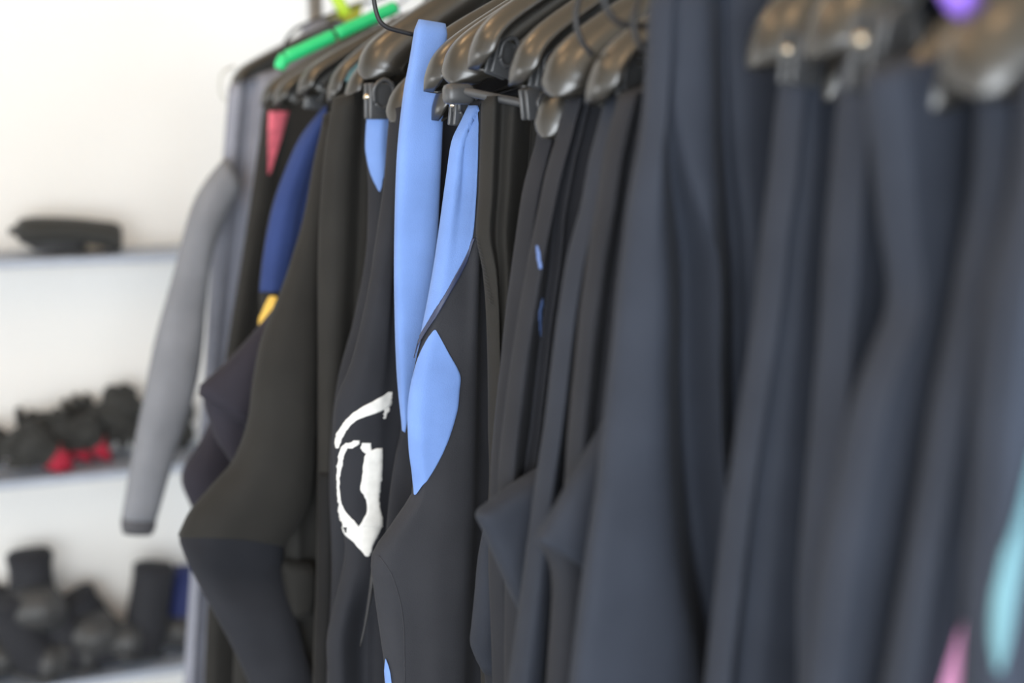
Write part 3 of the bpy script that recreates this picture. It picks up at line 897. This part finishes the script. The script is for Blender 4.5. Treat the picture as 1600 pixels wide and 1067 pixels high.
# gloves on the middle shelf
def glove(label, wrist, knuckle, y, wid, spread=0.5, curl=0.02, red=True, cs=1.0, flat=.022):
    a, b = at(*wrist, y), at(*knuckle, y - .01)
    t = thing('neoprene_glove', label, 'glove', a, 'gloves heaped on the middle shelf')
    ax = (b - a).normalized()
    side = Vector((0, 1, 0)).cross(ax).normalized()
    dep = Vector((0, -1, 0))
    Lp = (b - a).length
    bm = loft_bm([(a, side * wid * .40, dep * flat * .9), (a.lerp(b, .3), side * wid * .36, dep * flat * .9), (a.lerp(b, .7), side * wid * .5, dep * flat), (b, side * wid * .46, dep * flat * .8)], 20, 4, .85)
    for k in range(4):
        f = (k - 1.5) / 1.5
        r0 = b + side * (f * wid * .36) - ax * .015
        ln = (.054, .062, .059, .046)[k]
        d = (ax + side * f * spread * .35).normalized()
        tube_bm([r0, r0 + d * ln * .5 + dep * .004, r0 + d * ln * .8 + dep * -.004 - Vector((0, 0, curl * .4)), r0 + d * ln - Vector((0, 0, curl))], [.0115, .011, .0105, .007], 10, 4, bm)
    r0 = a.lerp(b, .42) - side * wid * .36
    d = (ax - side * .75).normalized()
    tube_bm([r0, r0 + d * .03, r0 + d * .055], [.013, .012, .008], 10, 4, bm)
    obj('hand', bm, M['glove'], t)
    q = obj('cuff', loft_bm([(a - ax * .034, side * wid * .20 * cs, dep * flat * .5), (a - ax * .030, side * wid * .33 * cs, dep * flat * .8), (a - ax * .018, side * wid * .42 * cs, dep * flat), (a, side * wid * .42 * (cs + 1) / 2, dep * flat * .95), (a + ax * .006, side * wid * .39, dep * flat * .92)], 20, 4, .85), M['red'] if red else M['glove'], t)
    if red:
        q['label'] = 'red cuff lining'
    return t


yG = SH_Y + .10
glove('black glove lying flat at the left picture edge, fingers hidden', (28, 722), (-20, 716), yG, .075, red=False)
glove('black glove with a small red cuff, propped highest on the left of the heap', (50, 706), (64, 680), yG + .05, .070, .3, .03, cs=.6)
glove('black glove whose large red cuff hangs over the shelf edge', (86, 727), (40, 700), SH_Y + .02, .080, .3, .03, cs=.72)
glove('black glove with a half-hidden red cuff in the middle of the heap', (122, 722), (84, 688), yG - .02, .072, .3, .02, cs=.5)
glove('black glove leaning back with one finger sticking up', (148, 708), (126, 676), yG + .06, .066, .6, .0, red=False)
glove('black glove with a red cuff lying low against the drooping glove', (154, 716), (130, 690), yG - .03, .066, .3, .03, cs=.55)
glove('black glove drooping its fingers down beside the grey sleeve', (188, 632), (172, 662), yG, .108, .5, .0, red=False, flat=.03)
glove('black glove folded over behind the grey sleeve', (140, 668), (205, 655), yG + .05, .095, .3, .03, red=False, flat=.028)
glove('small black glove seen just past the grey sleeve', (285, 725), (280, 700), yG + .02, .07, red=False)


# boots on the lowest shelf
def boot(label, top, ankle, heel, toe, y, wid, toe_mat='boot_rubber', trim=None, ts=1.0):
    """top, ankle, heel, toe in the photograph's frame (with a depth step for the toe)."""
    T, A_, Hh, To = at(*top, y), at(*ankle, y), at(heel[0], heel[1] + 6, y), at(toe[0], toe[1] + 5, y - toe[2])
    t = thing('neoprene_boot', label, 'boot', (A_.x, y, Z3), 'boots on the lowest shelf')
    up = (T - A_).normalized()
    side = up.cross(Vector((0, 1, 0))).normalized()
    dep = Vector((0, -1, 0))
    obj('shaft', loft_bm([(T, side * wid * .5, dep * wid * .48), (T.lerp(A_, .5), side * wid * .48, dep * wid * .5), (A_, side * wid * .50, dep * wid * .52), (A_.lerp(Hh, .6), side * wid * .5, dep * wid * .52)], 24, 5, .85), M['boot'] if trim is None else M[trim], t)
    obj('top_band', loft_bm([(T + up * .002, side * wid * .515, dep * wid * .495), (T - up * .012, side * wid * .51, dep * wid * .495)], 24, 2, .85, round_ends=False), M['boot'] if trim is None else M[trim], t)
    fx = (To - Hh)
    fd = fx.normalized()
    fs = fd.cross(Vector((0, 0, 1))).normalized()
    fu = fs.cross(fd).normalized()
    c0 = A_.lerp(Hh, .75)
    obj('foot', loft_bm([(c0 - fd * wid * .35, fs * wid * .40, fu * wid * .45), (c0, fs * wid * .5, fu * wid * .55), (c0 + fx * .45, fs * wid * .5, fu * wid * .45), (c0 + fx * .8, fs * wid * .52, fu * wid * .38), (c0 + fx, fs * wid * .34, fu * wid * .24)], 24, 5, .9), M['boot'], t)
    q = obj('toe_cap', loft_bm([(c0 + fx * .52, fs * wid * .515 * ts, fu * wid * .46 * ts), (c0 + fx * .82, fs * wid * .54 * ts, fu * wid * .40 * ts), (c0 + fx * 1.03, fs * wid * .36 * ts, fu * wid * .26 * ts)], 24, 5, .9), M[toe_mat], t)
    q['label'] = 'dark grey rubber toe cap'
    lo = -fu * wid * .40
    obj('sole', loft_bm([(c0 - fd * wid * .36 + lo * 1.1, fs * wid * .40, fu * wid * .10), (c0 + fx * .4 + lo, fs * wid * .48, fu * wid * .10), (c0 + fx * .8 + lo * .9, fs * wid * .54, fu * wid * .10), (c0 + fx * 1.02 + lo * .6, fs * wid * .36, fu * wid * .08)], 24, 4, .8), M['boot_rubber'], t)
    return t


yB = SH_Y + .115
boot('tall black boot at left whose shaft stands highest, toe resting on others', (46, 868), (50, 920), (60, 940), (58, 962, .08), yB - .03, .094, ts=1.25)
boot('black boot lying toe-on with a large round grey toe cap, centre of the shelf', (112, 938), (130, 962), (142, 978), (160, 998, .09), yB - .02, .104)
boot('upright black boot with slanted shaft right beside the hanging suits', (243, 934), (231, 1012), (227, 1046), (178, 1054, .04), SH_Y + .06, .088)
boot('black boot lying at the front left corner, crossed over another', (10, 950), (40, 1010), (60, 1035), (105, 1048, .03), SH_Y + .045, .090)
boot('black boot tucked low under the round toe cap, pointing right', (80, 985), (108, 1020), (122, 1036), (160, 1046, .02), SH_Y + .06, .090)
boot('black boot lying along the shelf front with its shaft to the right', (212, 1022), (150, 1030), (122, 1034), (70, 1040, .01), SH_Y + .045, .078)
boot('black boot cut by the left picture edge', (-20, 935), (-12, 990), (-12, 1034), (15, 1042, .06), yB - .02, .090)
boot('black boot with navy trim half hidden behind the hanging suits', (298, 955), (292, 1015), (290, 1046), (280, 1052, .05), SH_Y + .09, .080, trim='navy_boot')


# everything on a shelf rests on its board instead of sinking into it
for o in [x for x in S.objects if x.parent is None and x.get('category') in ('boot', 'glove')]:
    zmin = min(v.co.z for c in o.children for v in c.data.vertices) + o.location.z
    z = min((Z1, Z2, Z3), key=lambda q: abs(q - zmin))
    if zmin < z + 0.001:
        o.location.z += z + 0.001 - zmin
